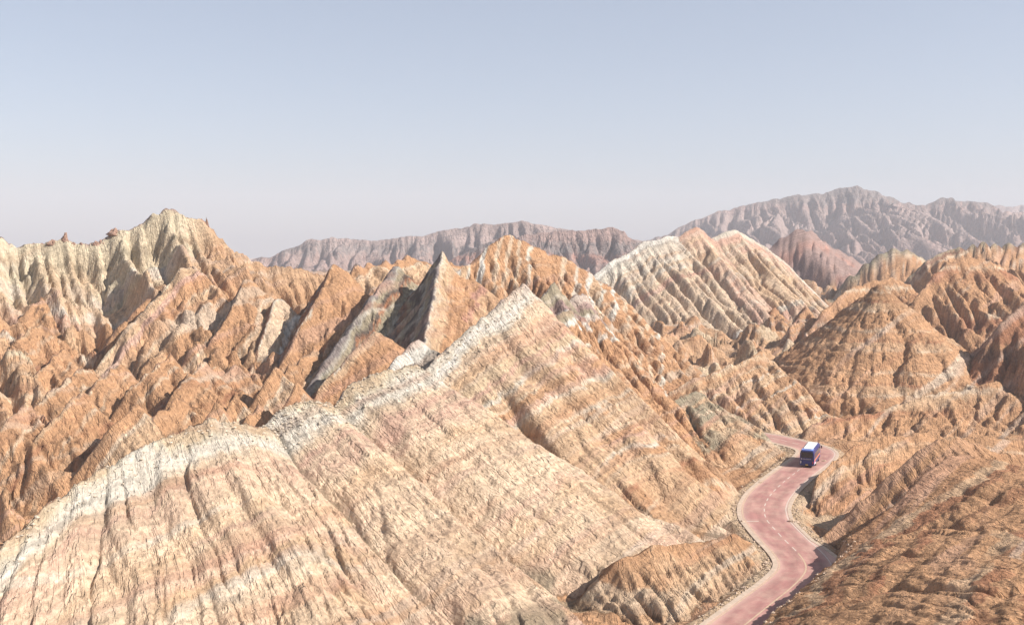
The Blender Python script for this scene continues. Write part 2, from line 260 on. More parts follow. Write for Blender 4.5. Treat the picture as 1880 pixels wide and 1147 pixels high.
# far mountains
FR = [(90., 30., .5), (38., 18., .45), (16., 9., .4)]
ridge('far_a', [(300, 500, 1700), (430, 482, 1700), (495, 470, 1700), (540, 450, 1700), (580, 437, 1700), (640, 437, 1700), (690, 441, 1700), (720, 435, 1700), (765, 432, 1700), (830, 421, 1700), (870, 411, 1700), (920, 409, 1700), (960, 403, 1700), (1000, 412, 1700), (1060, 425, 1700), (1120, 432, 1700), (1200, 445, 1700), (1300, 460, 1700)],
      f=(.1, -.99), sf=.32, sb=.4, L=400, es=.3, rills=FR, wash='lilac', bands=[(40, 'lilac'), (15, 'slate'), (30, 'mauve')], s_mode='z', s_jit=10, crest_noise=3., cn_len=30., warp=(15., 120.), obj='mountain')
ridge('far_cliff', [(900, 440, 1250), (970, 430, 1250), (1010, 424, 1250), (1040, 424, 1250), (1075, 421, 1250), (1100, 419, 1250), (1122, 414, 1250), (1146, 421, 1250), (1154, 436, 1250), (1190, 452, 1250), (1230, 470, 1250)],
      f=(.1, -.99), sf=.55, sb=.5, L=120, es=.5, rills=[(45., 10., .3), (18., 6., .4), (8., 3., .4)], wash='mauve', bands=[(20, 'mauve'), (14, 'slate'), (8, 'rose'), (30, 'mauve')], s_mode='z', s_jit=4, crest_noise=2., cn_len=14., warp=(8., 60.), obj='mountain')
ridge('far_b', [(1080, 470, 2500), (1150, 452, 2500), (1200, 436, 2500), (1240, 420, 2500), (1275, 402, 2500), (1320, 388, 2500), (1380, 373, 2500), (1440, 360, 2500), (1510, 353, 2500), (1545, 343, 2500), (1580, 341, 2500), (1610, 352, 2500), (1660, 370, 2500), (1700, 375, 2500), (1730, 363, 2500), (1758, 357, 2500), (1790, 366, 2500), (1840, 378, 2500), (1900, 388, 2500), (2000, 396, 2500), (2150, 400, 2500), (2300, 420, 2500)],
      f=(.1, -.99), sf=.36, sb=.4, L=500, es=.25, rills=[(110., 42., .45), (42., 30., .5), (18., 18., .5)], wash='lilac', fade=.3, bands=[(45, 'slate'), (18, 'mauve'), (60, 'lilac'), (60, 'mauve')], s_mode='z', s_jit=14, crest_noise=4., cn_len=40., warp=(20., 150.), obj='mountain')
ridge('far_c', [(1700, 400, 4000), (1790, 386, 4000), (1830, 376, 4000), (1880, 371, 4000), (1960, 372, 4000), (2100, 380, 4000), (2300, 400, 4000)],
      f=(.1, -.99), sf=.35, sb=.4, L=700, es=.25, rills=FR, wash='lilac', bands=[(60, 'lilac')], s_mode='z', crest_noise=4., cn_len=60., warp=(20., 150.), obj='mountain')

# ------------------------------------------------------------------ the road's centre line (on the valley floor)
ROAD_PX = [(1300, 1200), (1389, 1129), (1414, 1109), (1449, 1081), (1470, 1061), (1480, 1046), (1477, 1030), (1462, 1011), (1439, 989), (1416, 964), (1406, 951), (1403, 934), (1405, 925),
           (1413, 910), (1432, 890), (1463, 865), (1486, 848), (1499, 836), (1500, 828), (1487, 821), (1465, 815), (1438, 808), (1410, 802), (1370, 796), (1330, 791)]
def catmull(pts, step=.5):
    pts = [np.array(p, float) for p in pts]
    pts = [2 * pts[0] - pts[1]] + pts + [2 * pts[-1] - pts[-2]]
    out = []
    for i in range(1, len(pts) - 2):
        a, b, c, d = pts[i - 1:i + 3]
        n = max(2, int(np.linalg.norm(c - b) / step))
        for k in range(n):
            t = k / n
            out.append(.5 * (2 * b + (c - a) * t + (2 * a - 5 * b + 4 * c - d) * t * t + (3 * b - a - 3 * c + d) * t ** 3))
    out.append(pts[-2])
    return np.array(out)
road_c = catmull([ground(*p)[:2] for p in ROAD_PX], .4)
for _ in range(12):                                    # gentle smoothing
    road_c[1:-1] = .25 * road_c[:-2] + .5 * road_c[1:-1] + .25 * road_c[2:]
ROAD_HW = 3.35
def road_side_dist(x, y):
    """signed-less distance to the centre line and the index of the nearest point"""
    best = np.full(x.shape, 1e9, np.float32); sgn = np.zeros(x.shape, np.float32)
    for i in range(0, len(road_c) - 1, 3):
        j = min(i + 3, len(road_c) - 1)
        a = road_c[i]; b = road_c[j]; e = b - a; L2 = e @ e
        if L2 < 1e-9: continue
        t = np.clip(((x - a[0]) * e[0] + (y - a[1]) * e[1]) / L2, 0, 1)
        qx = x - (a[0] + t * e[0]); qy = y - (a[1] + t * e[1])
        d = np.hypot(qx, qy); m = d < best
        best = np.where(m, d, best)
        sgn = np.where(m, np.sign(e[0] * qy - e[1] * qx), sgn)
    return best, sgn                                    # sgn > 0: left of travel away from the camera

# ------------------------------------------------------------------ terrain: height and bed colour at any ground point
def ridge_setup(r):
    C = np.array([P(*c[:3]) for c in r['crest']])
    if len(C) == 1:                                     # a cone about its apex
        r['O'] = tuple(C[0][:2]); r['b0'] = -math.pi / 2; r['th'] = np.array([-4., 4.]); r['rad'] = np.zeros(2); r['zc'] = np.full(2, C[0][2]); r['rref'] = 14.0; r['sfv'] = np.full(2, r['sf'])
        return
    mid = C.mean(0)
    if r['O'] is None:
        f = np.array(r['f']) / np.hypot(*r['f'])
        r['O'] = tuple(mid[:2] - f * 1500.0)
    O = np.array(r['O'])
    dv = C[:, :2] - O
    base = mid[:2] - O; b0 = math.atan2(base[1], base[0])
    th = (np.arctan2(dv[:, 1], dv[:, 0]) - b0 + math.pi) % (2 * math.pi) - math.pi
    rad = np.hypot(dv[:, 0], dv[:, 1])
    o = np.argsort(th)
    sl = np.array([c[3] if len(c) > 3 else r['sf'] for c in r['crest']]); r['sfv'] = sl[o]
    r['b0'] = b0; r['th'] = th[o]; r['rad'] = rad[o]; r['zc'] = C[o, 2]; r['rref'] = rad.mean()
    if not (np.all(np.diff(th) > 0) or np.all(np.diff(th) < 0)):
        print('crest folds back:', r['name'], np.round(th * r['rref'], 1))
def ridge_base(r, x, y):
    dx = x - r['O'][0]; dy = y - r['O'][1]
    th = (np.arctan2(dy, dx) - r['b0'] + math.pi) % (2 * math.pi) - math.pi
    rad = np.hypot(dx, dy)
    rc = np.interp(th, r['th'], r['rad']); zc = np.interp(th, r['th'], r['zc'])
    over = np.maximum(0, np.maximum(r['th'][0] - th, th - r['th'][-1])) * np.minimum(rad, r['rref'] * 3)
    d = rad - rc
    L, Lb = r['L'], r['Lb'] * 3
    dp = np.maximum(d, 0); dn = np.maximum(-d, 0)
    if r['convex']:
        drop = r['sf'] * dp + r['convex'] * dp * dp
    else:
        sf = np.interp(th, r['th'], r['sfv'])
        drop = sf * L * (1 - np.exp(-dp / L)) * (1 - r['lin']) + sf * dp * r['lin']
    dropb = r['sb'] * Lb * (1 - np.exp(-dn / Lb)) * .6 + r['sb'] * dn * .4
    z = zc - drop - dropb - r['es'] * over
    return z.astype(np.float32), (th * r['rref']).astype(np.float32), d.astype(np.float32)
for r in RIDGES: ridge_setup(r)

def terrain(X, Y, delta=None):
    """delta None: shape before running water, for the erosion grid. Otherwise height, id, slope coordinates and bed colours."""
    full = delta is not None
    N = X.size
    # valley floor and the knobbly ground between the ridges
    floor = (-.6 + 3.0 * smooth(230, 420, Y) - 9 * smooth(500, 1400, Y) - 46 * smooth(1000, 3800, Y) + .5 * fbm(X / 25, Y / 25, 3, 2) - 1.4 * smooth(26, 14, X) * smooth(150, 120, Y)).astype(np.float32)
    wx = X + 6 * perlin(X / 20, Y / 20, 5); wy = Y + 6 * perlin(X / 20, Y / 20, 6)
    ca, sa = .84, .54
    ux = wx * ca - wy * sa; uy = wx * sa + wy * ca
    w1, h1 = worley(ux / 12, uy / 15, 11)
    w2, h2 = worley(ux / 5.5, uy / 6.5, 12)
    amp = smooth(215, 290, Y) * (1 - .6 * smooth(520, 900, Y))
    knob = amp * (np.maximum(0, .85 - w1) * (6 + 12 * h1) + np.maximum(0, .8 - w2) * (3 + 5 * h2) + 2.5 * fbm(wx / 22, wy / 22, 8, 2))
    base0 = (floor + knob).astype(np.float32)
    best = base0.copy(); bases = []
    for r in RIDGES:
        z, _, _ = ridge_base(r, X, Y)
        bases.append(z)
        best = np.maximum(best, z)
    Z = base0.copy(); ID = np.zeros(N, np.int16); KER = np.full(N, 1.6, np.float32)
    if full:
        Z = Z + .12 * fbm(X / 2.2, Y / 2.2, 119, 3, .55)
        U = (X * 1.0).astype(np.float32); V = (Y * 1.0).astype(np.float32)
        RGB = np.zeros((N, 3), np.float32)
        per, tab = band_table(ORANGE_B)
        s = base0 + delta + 1.5 * perlin(X / 9, Y / 9, 31)
        RGB[:] = tab[((s % per) / per * 1023).astype(int)]
        RGB = RGB * .5 + COL['orange'] * .5
        capm = (smooth(.90, .94, h1) * smooth(.5, .25, w1))[:, None] * .6
        RGB = RGB * (1 - capm) + COL['yellow'] * capm
        flatm = (smooth(.8, .15, knob) * smooth(200, 240, Y) * smooth(.1, .5, perlin(X / 14, Y / 14, 33)))[:, None]
        RGB = RGB * (1 - flatm) + COL['olive'] * flatm
    for i, r in enumerate(RIDGES):
        amp_r = sum(a for _, a, _ in r['rills']) + 3 + (3 if r['cuesta'] else 0)
        farr = r['crest'][0][2] > 900
        if farr: amp_r = 60
        m = np.nonzero(bases[i] > best - amp_r)[0]
        if m.size == 0:
            continue
        x = X[m]; y = Y[m]
        z, u, d = ridge_base(r, x, y)
        cj = 8. if farr else 1.
        d = d + cj * (.55 * perlin(u / (4. * cj), u * 0, i + 300) + .3 * perlin(u / (1.3 * cj), u * 0 + 5, i + 301))
        front = d > 0
        wa, wlen = r['warp']
        uw = u + wa * perlin(u / wlen, d / wlen, i * 7 + 1) + .3 * wa * perlin(u / wlen * 3, d / wlen * 3, i * 7 + 2)
        ad = np.abs(d)
        cut = np.zeros(m.size, np.float32)
        for side, lst in ((front, r['rills']), (~front, r['brills'])):
            k = np.nonzero(side)[0]
            if k.size == 0: continue
            for q, (lam, A, w) in enumerate(lst):
                if not full and lam < 2.9: continue
                n = perlin(uw[k] / lam, ad[k] / (lam * 7), i * 31 + q)
                if q < 2:       # one wall of each gully is steep, the other leans
                    n_b = perlin((uw[k] + .04 * lam) / lam, ad[k] / (lam * 7), i * 31 + q)
                    w = np.where(n * (n_b - n) > 0, (.38 if A < 1.4 else .7) * w, 1.35 * w)
                g = np.clip(1 - np.abs(n) / w, 0, 1)
                g = g if (r['linear'] and q < 2) else g * g * (1.6 - .6 * g)
                cut[k] += A * g * smooth(0, lam * 1.6, ad[k] + lam * .15)
                if q == 0:      # spurs swell between the main gullies
                    cut[k] -= .35 * A * np.minimum(np.abs(n) * 1.5, 1) * smooth(0, lam * 2, ad[k])
        z = z - cut
        hard = np.zeros(m.size, np.float32)
        if r['cuesta']:
            cu = r['cuesta']
            if cu[0] == 'z':
                _, lam, A = cu
                ph = z / lam + .8 * perlin(x / 9, y / 9, i + 50)
                fr = ph - np.floor(ph)
                z = z + A * (smooth(0, .25, fr) - fr) * smooth(1, 6, ad) * np.clip(.5 + perlin(x / 6, y / 6, i + 57), 0, 1.2)
            else:
                lam, A = cu
                ph = d / lam + .5 * perlin(u / 25, d / 25, i + 50) + .12 * perlin(u / 6, d / 9, i + 51)
                fr = ph - np.floor(ph)
                z = z + A * (smooth(0, .22, fr) * (1 - fr) - .35) * smooth(2, 12, ad) * (.6 + .8 * np.clip(perlin(u / 12, d / 30, i + 53) + .5, 0, 1))
                hard = smooth(.05, .2, fr) * smooth(.6, .3, fr)
        z = z + r['crest_noise'] * fbm(u / r['cn_len'], d / r['cn_len'], i + 90, 3) * np.exp(-ad / (r['cn_len'] * 1.2))
        if full:
            sc = 8.0 if farr else 1.0
            z = z + r['rough'] * sc * fbm(x / (2.2 * sc), y / (2.2 * sc), i + 120, 3, .55)
        win = z > Z[m]
        mm = m[win]
        Z[mm] = z[win]; ID[mm] = i + 1
        KER[mm] = (r['erode'] * np.where(front, 1, .5) * (1 - .6 * hard))[win]
        if not full: continue
        U[mm] = u[win]; V[mm] = ad[win] * np.where(front[win], 1, -1)
        dl = delta[m]
        # beds
        if r['s_mode'] == 'd':
            s = ad * r['s_scale'] + .8 * cut - .8 * dl
        elif r['s_mode'] == 'x':
            s = 60 + x * .9 - y * .05 + .5 * cut - .5 * dl
        else:
            s = (r['zc'].max() - z - dl) * r['s_scale']
        s = s + r['s_jit'] * fbm(u / 7, d / 7, i + 140, 2) + .25 * r['s_jit'] * perlin(u / 1.2, d / 2.5, i + 160)
        s = np.maximum(s, 0)
        col = np.zeros((m.size, 3), np.float32)
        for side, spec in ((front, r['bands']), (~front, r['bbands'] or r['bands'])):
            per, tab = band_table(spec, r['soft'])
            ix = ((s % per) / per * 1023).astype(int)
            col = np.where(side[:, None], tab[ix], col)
        # beds fade in and out along the slope
        fade = np.clip(r['fade'] + .9 * fbm(u / 9, d / 16, i + 180, 3), 0, 1)[:, None] * .85
        washc = COL[r['wash']]
        deep = smooth(*r['deep'], ad)[:, None]
        w = fade * deep * front[:, None]
        col = col * (1 - w) + washc * w
        for (u0, u1, c2) in r['along']:                  # beds change colour along the ridge
            t = (smooth(u0, u1, x + 6 * perlin(x / 12, y / 12, i + 200)) * .8)[:, None]
            col = col * (1 - t) + COL[c2] * t
        RGB[mm] = col[win]
    if not full:
        return Z, KER
    return Z, ID, U, V, RGB

# ------------------------------------------------------------------ running water carves gullies into the hills
def erode(z, EXG, EYG, ker, dx_, outer, push, k, creep, cap, lump=0., seed=3):
    rng = np.random.RandomState(seed)
    z = z.astype(np.float32) + .16 * dx_ * fbm(EXG / (4.2 * dx_), EYG / (4.2 * dx_), 401, 3).astype(np.float32)
    z = z + np.clip(ker, 0, 1) * (lump * fbm(EXG / 6.5, EYG / 6.5, 405, 2) - .8 * lump * np.clip(1 - 2.2 * np.abs(perlin(EXG / 5., EYG / 5., 409)), 0, 1)).astype(np.float32)
    ny, nx = z.shape; n = z.size
    ids = np.arange(n).reshape(ny, nx)
    q = np.full(n, dx_ * dx_, np.float32); A = q.copy()
    dirs = [(-1, 0), (1, 0), (0, -1), (0, 1), (-1, -1), (-1, 1), (1, -1), (1, 1)]
    jit = [(.85 + .3 * rng.rand(ny, nx)).astype(np.float32) for _ in dirs]
    for it in range(outer):
        bs = np.full((ny, nx), 1e-6, np.float32); rc = ids.copy()
        zp = np.pad(z, 1, mode='edge'); ip = np.pad(ids, 1, mode='edge')
        for (dy, dx), j in zip(dirs, jit):
            s = (z - zp[1 + dy:1 + dy + ny, 1 + dx:1 + dx + nx]) * ((1 / 1.4142) if dy and dx else 1.) * j
            m = s > bs
            bs = np.where(m, s, bs); rc = np.where(m, ip[1 + dy:1 + dy + ny, 1 + dx:1 + dx + nx], rc)
        rcv = rc.ravel(); go = rcv != np.arange(n)
        src = rcv[go]
        for _ in range(push if it else 160):           # let the water run on towards a steady state
            A = q + np.bincount(src, A[go], n).astype(np.float32)
        Fk = k / dx_ * np.minimum(np.sqrt(A), cap).reshape(ny, nx) * ker
        zr = z.ravel()[rcv].reshape(ny, nx)
        z = (z + Fk * zr) / (1 + Fk)
        zp = np.pad(z, 1, mode='edge')                 # creep rounds the spurs a little
        z = z + creep * (zp[:-2, 1:-1] + zp[2:, 1:-1] + zp[1:-1, :-2] + zp[1:-1, 2:] - 4 * z)
    return z
def erosion_grid(x0, x1, y0, y1, dx_, fade, start=None, **kw):
    ex = np.arange(x0, x1, dx_); ey = np.arange(y0, y1, dx_)
    gx, gy = np.meshgrid(ex, ey)
    z0, ker = terrain(gx.ravel().astype(np.float32), gy.ravel().astype(np.float32))
    z0 = z0.reshape(gx.shape); ker = ker.reshape(gx.shape)
    zs = z0 + (start(gx.ravel(), gy.ravel())[0].reshape(gx.shape) if start else 0)
    dg = (erode(zs, gx, gy, ker, dx_, **kw) - z0).astype(np.float32)
    w = (smooth(0, fade, gx - x0) * smooth(0, fade, x1 - gx) * smooth(0, fade, y1 - gy) * smooth(0, min(fade, 6), gy - y0)).astype(np.float32)
    def sample(x, y):
        fx = np.clip((x - ex[0]) / dx_, 0, len(ex) - 1.001); fy = np.clip((y - ey[0]) / dx_, 0, len(ey) - 1.001)
        ix = fx.astype(int); iy = fy.astype(int); fx = fx - ix; fy = fy - iy
        ins = (x > ex[0]) & (x < ex[-1]) & (y > ey[0]) & (y < ey[-1])
        o = []
        for g in (dg, w):
            v = (g[iy, ix] * (1 - fx) + g[iy, ix + 1] * fx) * (1 - fy) + (g[iy + 1, ix] * (1 - fx) + g[iy + 1, ix + 1] * fx) * fy
            o.append(np.where(ins, v, 0).astype(np.float32))
        return o
    return sample
S_WIDE = erosion_grid(-225, 250, 84, 560, .75, 25, outer=34, push=40, k=.042, creep=.008, cap=22, lump=1.1)
S_NEAR = erosion_grid(-80, 95, 70, 200, .4, 8, outer=26, push=60, k=.012, creep=.006, cap=14, lump=.6)
S_MID = erosion_grid(-135, 75, 150, 288, .45, 10, outer=30, push=50, k=.024, creep=.005, cap=16, lump=1.0)
def sample_delta(x, y):
    a, wa = S_WIDE(x, y); b, wb = S_MID(x, y); c, wc = S_NEAR(x, y)
    d = a * wa * (1 - wb) + b * wb
    return d * (1 - wc) + c * wc

# terrain sheet: fan of points, denser near the viewer
NAZ = 900
AZ0, AZ1 = math.radians(-33), math.radians(33)
az = np.linspace(AZ0, AZ1, NAZ)
rr = np.concatenate([np.geomspace(38, 235, 800, endpoint=False), np.geomspace(235, 520, 380, endpoint=False),
                     np.geomspace(520, 1000, 60, endpoint=False), np.geomspace(1000, 2700, 190, endpoint=False), np.geomspace(2700, 5000, 40)])
NR = len(rr)
AZ, RR = np.meshgrid(az, rr)
X = (RR * np.sin(AZ)).astype(np.float32).ravel(); Y = (RR * np.cos(AZ)).astype(np.float32).ravel()
N = X.size
DL = sample_delta(X, Y)
Z, ID, U, V, RGB = terrain(X, Y, DL)
Z = Z + DL

# thin tilted beds that run through all the hills along one strike
mb = np.nonzero(Y < 620)[0]
xb = X[mb]; yb = Y[mb]; along_ = .53 * xb + .85 * yb
sg = (.85 * xb - .53 * yb) * .75 - Z[mb] * .65 + 1.1 * fbm(xb / 22, yb / 22, 500, 2)
patch = np.clip(.6 + .9 * fbm(xb / 24, yb / 24, 510, 2), .12, 1)
b1 = smooth(.20, .36, perlin(sg / 1.9, along_ / 60, 520)) * patch
b2 = smooth(.24, .40, perlin(sg / 2.7, along_ / 60 + 9, 521)) * patch
b3 = smooth(-.2, .3, perlin(sg / 9., along_ / 90, 522))[:, None]
hue = COL['cream'] * b3 + COL['pink'] * (1 - b3)
RGB[mb] = RGB[mb] * (1 - .55 * b1[:, None]) + hue * .55 * b1[:, None]
RGB[mb] = RGB[mb] * (1 - .38 * b2[:, None]) + COL['rust'] * .38 * b2[:, None]

# road bench: cut and fill around the carriageway
near = np.nonzero((Y > 85) & (Y < 260) & (X > -5) & (X < 110))[0]
rd, rs = road_side_dist(X[near], Y[near])
wob = .5 * perlin(X[near] / 5, Y[near] / 5, 71) + .25 * perlin(X[near] / 1.7, Y[near] / 1.7, 72)
tight = (rs < 0) & (Y[near] < 134)
w_l = ROAD_HW + np.where(tight, .62, 1.5) + wob * np.where(tight, .15, 1)
dd = np.maximum(0, rd - w_l)
zz = Z[near]
zz = np.minimum(zz, -.05 + np.where(tight, 5., np.where(rs < 0, 3.2, 1.5)) * dd + .25 * dd * wob)
zz = np.maximum(zz, -.12 - .6 * dd)
flat = rd < w_l
zz = np.where(rd < ROAD_HW + .5, -.12, np.where(flat, np.clip(zz, -.2, .04 * wob), zz))
Z[near] = zz
vm = smooth(1.2, .1, dd)[:, None] * .8
RGB[near] = RGB[near] * (1 - vm) + COL['sand'] * .9 * vm
# dry greenish wash in the gully bottom below the foreground ridge
gm = np.nonzero((Y < 135) & (X > -5) & (X < 25) & (Y > 90))[0]
wash = (smooth(.7, -.9, Z[gm] + .8 * perlin(X[gm] / 4, Y[gm] / 4, 77)) * smooth(11, 7, X[gm]) * smooth(.0, .35, perlin(X[gm] / 5, Y[gm] / 5, 78) + .25))[:, None] * .7
RGB[gm] = RGB[gm] * (1 - wash) + COL['olive'] * .75 * wash
ZG = Z.reshape(NR, NAZ)
def height(x, y):
    r_ = math.hypot(x, y); a_ = (math.atan2(x, y) - AZ0) / (AZ1 - AZ0) * (NAZ - 1)
    i = int(np.clip(np.searchsorted(rr, r_) - 1, 0, NR - 2)); j = int(np.clip(a_, 0, NAZ - 2))
    fr = (r_ - rr[i]) / (rr[i + 1] - rr[i]); fa = a_ - j
    return float((ZG[i, j] * (1 - fa) + ZG[i, j + 1] * fa) * (1 - fr) + (ZG[i + 1, j] * (1 - fa) + ZG[i + 1, j + 1] * fa) * fr)

# ------------------------------------------------------------------ materials
def mat(name):
    m = bpy.data.materials.new(name); m.use_nodes = True
    nt = m.node_tree
    return m, nt.nodes, nt.links, nt.nodes['Principled BSDF']
def rock_material(name, fine=True, k=1.0):
    m, n, l, b = mat(name)
    b.inputs['Roughness'].default_value = .95
    b.inputs['Specular IOR Level'].default_value = .1
    at = n.new('ShaderNodeAttribute'); at.attribute_name = 'bed_colour'
    uv = n.new('ShaderNodeAttribute'); uv.attribute_name = 'slope_uv'
    geo = n.new('ShaderNodeNewGeometry')
    mp = n.new('ShaderNodeMapping'); mp.inputs['Scale'].default_value = (1.9 / k, .42 / k, 1)
    l.new(uv.outputs['Vector'], mp.inputs['Vector'])
    n1 = n.new('ShaderNodeTexNoise'); n1.inputs['Scale'].default_value = 1.0; n1.inputs['Detail'].default_value = 5; n1.inputs['Roughness'].default_value = .6
    l.new(mp.outputs[0], n1.inputs['Vector'])
    n2 = n.new('ShaderNodeTexNoise'); n2.inputs['Scale'].default_value = 1.5 / k; n2.inputs['Detail'].default_value = 6; n2.inputs['Roughness'].default_value = .65
    l.new(geo.outputs['Position'], n2.inputs['Vector'])
    n3 = n.new('ShaderNodeTexNoise'); n3.inputs['Scale'].default_value = .12 / k; n3.inputs['Detail'].default_value = 3
    l.new(geo.outputs['Position'], n3.inputs['Vector'])
    # colour variation: fine grain, patches
    r1 = n.new('ShaderNodeMapRange'); r1.inputs[1].default_value = .3; r1.inputs[2].default_value = .7; r1.inputs[3].default_value = .74; r1.inputs[4].default_value = 1.2
    l.new(n2.outputs['Fac'], r1.inputs[0])
    r2 = n.new('ShaderNodeMapRange'); r2.inputs[1].default_value = .3; r2.inputs[2].default_value = .7; r2.inputs[3].default_value = .86; r2.inputs[4].default_value = 1.12
    l.new(n3.outputs['Fac'], r2.inputs[0])
    r3 = n.new('ShaderNodeMapRange'); r3.inputs[1].default_value = .3; r3.inputs[2].default_value = .62; r3.inputs[3].default_value = .87; r3.inputs[4].default_value = 1.08
    l.new(n1.outputs['Fac'], r3.inputs[0])
    mu = n.new('ShaderNodeMath'); mu.operation = 'MULTIPLY'; l.new(r1.outputs[0], mu.inputs[0]); l.new(r2.outputs[0], mu.inputs[1])
    mu2 = n.new('ShaderNodeMath'); mu2.operation = 'MULTIPLY'; l.new(mu.outputs[0], mu2.inputs[0]); l.new(r3.outputs[0], mu2.inputs[1])
    mp3 = n.new('ShaderNodeMapping'); mp3.inputs['Scale'].default_value = (.05 / k, 1.7 / k, 1); l.new(uv.outputs['Vector'], mp3.inputs['Vector'])
    n5 = n.new('ShaderNodeTexNoise'); n5.inputs['Scale'].default_value = 1.0; n5.inputs['Detail'].default_value = 4; n5.inputs['Roughness'].default_value = .7; n5.inputs['Distortion'].default_value = .25
    l.new(mp3.outputs[0], n5.inputs['Vector'])
    r5 = n.new('ShaderNodeMapRange'); r5.inputs[1].default_value = .32; r5.inputs[2].default_value = .68; r5.inputs[3].default_value = .70; r5.inputs[4].default_value = 1.24
    l.new(n5.outputs['Fac'], r5.inputs[0])
    mu3 = n.new('ShaderNodeMath'); mu3.operation = 'MULTIPLY'; l.new(mu2.outputs[0], mu3.inputs[0]); l.new(r5.outputs[0], mu3.inputs[1]); mu2 = mu3
    mx = n.new('ShaderNodeVectorMath'); mx.operation = 'SCALE'
    l.new(at.outputs['Color'], mx.inputs[0]); l.new(mu2.outputs[0], mx.inputs['Scale'])
    l.new(mx.outputs[0], b.inputs['Base Color'])
    # narrow runnels that follow the fall of the slope
    mp2 = n.new('ShaderNodeMapping'); mp2.inputs['Scale'].default_value = (1.1 / k, .13 / k, 1)
    l.new(uv.outputs['Vector'], mp2.inputs['Vector'])
    n4 = n.new('ShaderNodeTexNoise'); n4.inputs['Scale'].default_value = 1.0; n4.inputs['Detail'].default_value = 4; n4.inputs['Distortion'].default_value = .35
    l.new(mp2.outputs[0], n4.inputs['Vector'])
    cs = n.new('ShaderNodeMath'); cs.operation = 'SUBTRACT'; cs.inputs[1].default_value = .5; l.new(n4.outputs['Fac'], cs.inputs[0])
    ca2 = n.new('ShaderNodeMath'); ca2.operation = 'ABSOLUTE'; l.new(cs.outputs[0], ca2.inputs[0])
    cr = n.new('ShaderNodeMapRange'); cr.interpolation_type = 'SMOOTHSTEP'; cr.inputs[1].default_value = 0; cr.inputs[2].default_value = .05; cr.inputs[3].default_value = 0; cr.inputs[4].default_value = .28
    l.new(ca2.outputs[0], cr.inputs[0])
    ck = n.new('ShaderNodeMapRange'); ck.inputs[1].default_value = .42; ck.inputs[2].default_value = .6; l.new(n3.outputs['Fac'], ck.inputs[0])
    cm = n.new('ShaderNodeMath'); cm.operation = 'MULTIPLY'; l.new(cr.outputs[0], cm.inputs[0]); l.new(ck.outputs[0], cm.inputs[1])
    # small pits and clods, drawn out a little down the slope
    mp6 = n.new('ShaderNodeMapping'); mp6.inputs['Scale'].default_value = (1.7 / k, .75 / k, 1); l.new(uv.outputs['Vector'], mp6.inputs['Vector'])
    n6 = n.new('ShaderNodeTexNoise'); n6.inputs['Scale'].default_value = 1.0; n6.inputs['Detail'].default_value = 2; n6.inputs['Distortion'].default_value = .15
    l.new(mp6.outputs[0], n6.inputs['Vector'])
    pt = n.new('ShaderNodeMapRange'); pt.interpolation_type = 'SMOOTHSTEP'; pt.inputs[1].default_value = .36; pt.inputs[2].default_value = .45; pt.inputs[3].default_value = 0; pt.inputs[4].default_value = .42
    l.new(n6.outputs['Fac'], pt.inputs[0])
    # relief
    h = n.new('ShaderNodeMath'); h.operation = 'MULTIPLY_ADD'; h.inputs[1].default_value = 1.0
    l.new(n1.outputs['Fac'], h.inputs[0])
    h2 = n.new('ShaderNodeMath'); h2.operation = 'MULTIPLY'; h2.inputs[1].default_value = 1.3
    l.new(n2.outputs['Fac'], h2.inputs[0]); l.new(h2.outputs[0], h.inputs[2])
    bp = n.new('ShaderNodeBump'); bp.inputs['Strength'].default_value = .9; bp.inputs['Distance'].default_value = .5 * k
    hh = n.new('ShaderNodeMath'); hh.operation = 'ADD'; l.new(h.outputs[0], hh.inputs[0]); l.new(cm.outputs[0], hh.inputs[1])
    hp = n.new('ShaderNodeMath'); hp.operation = 'ADD'; l.new(hh.outputs[0], hp.inputs[0]); l.new(pt.outputs[0], hp.inputs[1])
    l.new(hp.outputs[0], bp.inputs['Height']); l.new(bp.outputs[0], b.inputs['Normal'])
    return m
M_ROCK = rock_material('badland_rock')
M_FAR = rock_material('far_rock', k=9.0)
def simple(name, col, rough=.6, metal=0., spec=.5, noise=None):
    m, n, l, b = mat(name)
    b.inputs['Roughness'].default_value = rough; b.inputs['Metallic'].default_value = metal
    b.inputs['Specular IOR Level'].default_value = spec
    b.inputs['Base Color'].default_value = (*col, 1)
    if noise:
        sc, lo, hi = noise
        geo = n.new('ShaderNodeTexCoord')
        t = n.new('ShaderNodeTexNoise'); t.inputs['Scale'].default_value = sc; t.inputs['Detail'].default_value = 5
        l.new(geo.outputs['Object'], t.inputs['Vector'])
        r = n.new('ShaderNodeMapRange'); r.inputs[1].default_value = .3; r.inputs[2].default_value = .7; r.inputs[3].default_value = lo; r.inputs[4].default_value = hi
        l.new(t.outputs['Fac'], r.inputs[0])
        v = n.new('ShaderNodeVectorMath'); v.operation = 'SCALE'; v.inputs[0].default_value = col
        l.new(r.outputs[0], v.inputs['Scale']); l.new(v.outputs[0], b.inputs['Base Color'])
    return m

